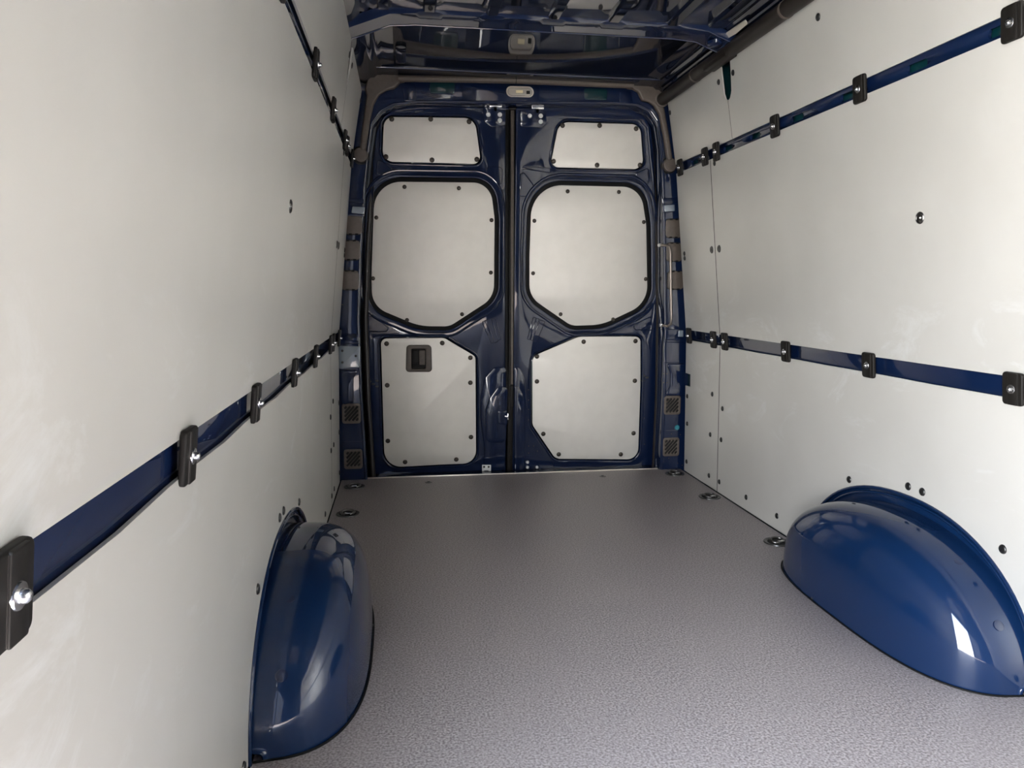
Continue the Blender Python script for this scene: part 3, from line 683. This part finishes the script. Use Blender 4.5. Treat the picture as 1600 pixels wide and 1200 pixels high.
# ------------------------------------------------------------------ wheel arches
def wheel_arch(s, side):
    W0 = .218
    def Wd(y):
        a = ARC_A0 if y < ARC_C else ARC_A1*.96; t = min(1, abs(y-ARC_C)/a)
        return W0*(1-t**2.9)**(1/2.9)
    bm = bmesh.new(); rows = []; NU, NV = 72, 26; H = .312
    for i in range(NU+1):
        a = PI*i/NU; ca = -math.cos(a); ca = math.copysign(abs(ca)**.9, ca)
        y = ARC_C+ca*(ARC_A0 if ca < 0 else ARC_A1*.96)
        if i in (0, NU): y += (.0005 if i == 0 else -.0005)
        h = arcH(y, 1.0 if y < ARC_C else .96, H); wdt = Wd(y); row = []
        for j in range(NV+1):
            b = PI/2*j/NV; n = 3.6
            xx = wdt*math.sin(b)**(2/n); zz = h*math.cos(b)**(2/n) if j < NV else 0
            base = wx(.15)+.008-xx-.012*(1-zz/max(H, .01))*xx/W0
            row.append(bm.verts.new((s*base, y, zz-.004 if j == NV else zz)))
        rows.append(row)
    for A, B in zip(rows, rows[1:]):
        for j in range(NV): bm.faces.new((A[j], A[j+1], B[j+1], B[j]))
    bmesh.ops.remove_doubles(bm, verts=bm.verts, dist=1e-4)
    bmesh.ops.recalc_face_normals(bm, faces=bm.faces)
    me = bpy.data.meshes.new('arch'); bm.to_mesh(me); bm.free()
    for p in me.polygons: p.use_smooth = True
    t = thing('wheel_arch', (s*.78, ARC_C, 0), 'glossy blue painted steel wheel arch standing against the %s wall' % side, 'wheel arch', 'wheel arches')
    o = link('arch_body', me, ARCH, t)
    # normals must face into the load space
    bm = bmesh.new(); bm.from_mesh(me); bm.faces.ensure_lookup_table()
    f = max(bm.faces, key=lambda q: q.calc_center_median().z)
    if f.normal.z < 0: bmesh.ops.reverse_faces(bm, faces=bm.faces)
    bm.to_mesh(me); bm.free()
    fn = wallfn(s)
    o1 = [(y, max(z, 0)) for y, z in arch_outline(1.03, ARC_H+.010)]; i1 = [(y, max(z, 0)) for y, z in arch_outline(.93, ARC_H-.035)]
    part('flange', plate(o1+i1[::-1], (), .006, .002), lambda v: fn(v+Vector((0, 0, -.016))), ARCH, t)
    for sc, hh, zz, r in ((1.028, ARC_H+.008, .002, .0045), (.995, ARC_H-.008, -.004, .004)):
        me2, M2 = bake(tube([fn(Vector((y, max(z, .001), zz))) for y, z in arch_outline(sc, hh)], r, 8), lambda v: v); link('rolled_lip', me2, ARCH, t, M2)
    # dark foam strip where the floor is cut round the arch
    pts = []
    for i in range(61):
        a = PI*i/60; ca = -math.cos(a); ca = math.copysign(abs(ca)**.8, ca); y = ARC_C+ca*(ARC_A0+.004 if ca < 0 else ARC_A1*.96+.004)
        yy = min(max(y, ARC_C-ARC_A0), ARC_C+ARC_A1*.96)
        pts.append(Vector((s*(wx(0)-.004-Wd(yy)-.004), y, .0015)))
    me2, M2 = bake(tube(pts, .0028, 6), lambda v: v); link('floor_seal', me2, RUBBER, t, M2)
    for y, zf in ((1.640, 1.0), (1.500, 1.0)):
        zz = arcH(y, 1, H)*.86
        link('plug', lathe([(0, .0015), (.010, .0015), (.0125, .001), (.013, -.002)], 18), BLUE, t, frame((s*(wx(.2)-.055), y, arcH(y, 1, H)*.985+.001), (0, -(ARC_C-y)*1.6, 1 if y > 1.55 else .45), (1, 0, 0)))
    part('retaining_clip', boxm(-.006, .006, -.014, .014, 0, .010, .002), lambda v: Vector((s*(.889-W0-.0)+v.x, 2.02+v.y, v.z)), DKSTEEL, t)
wheel_arch(-1, 'left'); wheel_arch(1, 'right')

# ------------------------------------------------------------------ floor fittings
cupm = lathe([(.050, .0005), (.049, .0035), (.043, .004), (.039, .0025), (.036, .0012), (0, .0008)], 32); cupm.materials.append(BLKSCREW)
dish = lathe([(0, .0022), (.030, .0018), (.0385, .0012)], 28); dish.materials.append(BLACKB)
ring = tube([(.027*math.cos(2*PI*i/28), .021*math.sin(2*PI*i/28), .0080+.004*math.sin(2*PI*i/28)) for i in range(28)], .0048, 10, closed=True); ring.materials.append(DKSTEEL)
hub = boxm(-.012, .012, -.026, -.014, .0018, .0130, .002); hub.materials.append(STEEL)
def tie(x, y, label):
    M = Matrix.Translation((x, y, 0)) @ Matrix.Rotation(0 if x < 0 else .3, 4, 'Z')
    t = link('tie_down_ring', None, M=M, label=label, cat='lashing ring', group='floor tie-down rings')
    for n, me in (('cup_rim', cupm), ('cup_dish', dish), ('ring', ring), ('hinge_lug', hub)): link(n, me, None, t, M)
tie(-.812, 3.565, 'round metal tie-down ring in the left rear corner of floor')
tie(-.812, 3.125, 'round metal tie-down ring by left wall, between corner ring and wheel arch')
tie(.815, 3.60, 'round metal tie-down ring in the right rear corner of floor')
tie(.820, 3.165, 'round metal tie-down ring by right wall under the board joint')
tie(.822, 2.540, 'round metal tie-down ring partly hidden behind right wheel arch')
fs = lathe([(0, .001), (.006, .001), (.008, .003), (.015, .003), (.019, .0005)], 20); fs.materials.append(DKSTEEL)
hl = lathe([(0, .0034), (.0075, .0034), (.008, .001)], 16); hl.materials.append(BLACKB)
for px, lab in ((-.455, 'left'), (.430, 'right')):
    M = Matrix.Translation((px, 3.60, 0)); t = link('floor_screw', None, M=M, label='small dished floor screw near the sill, %s of the two' % lab, cat='screw', group='floor screws by the sill')
    link('dished_washer', fs, None, t, M); link('head', hl, None, t, M)
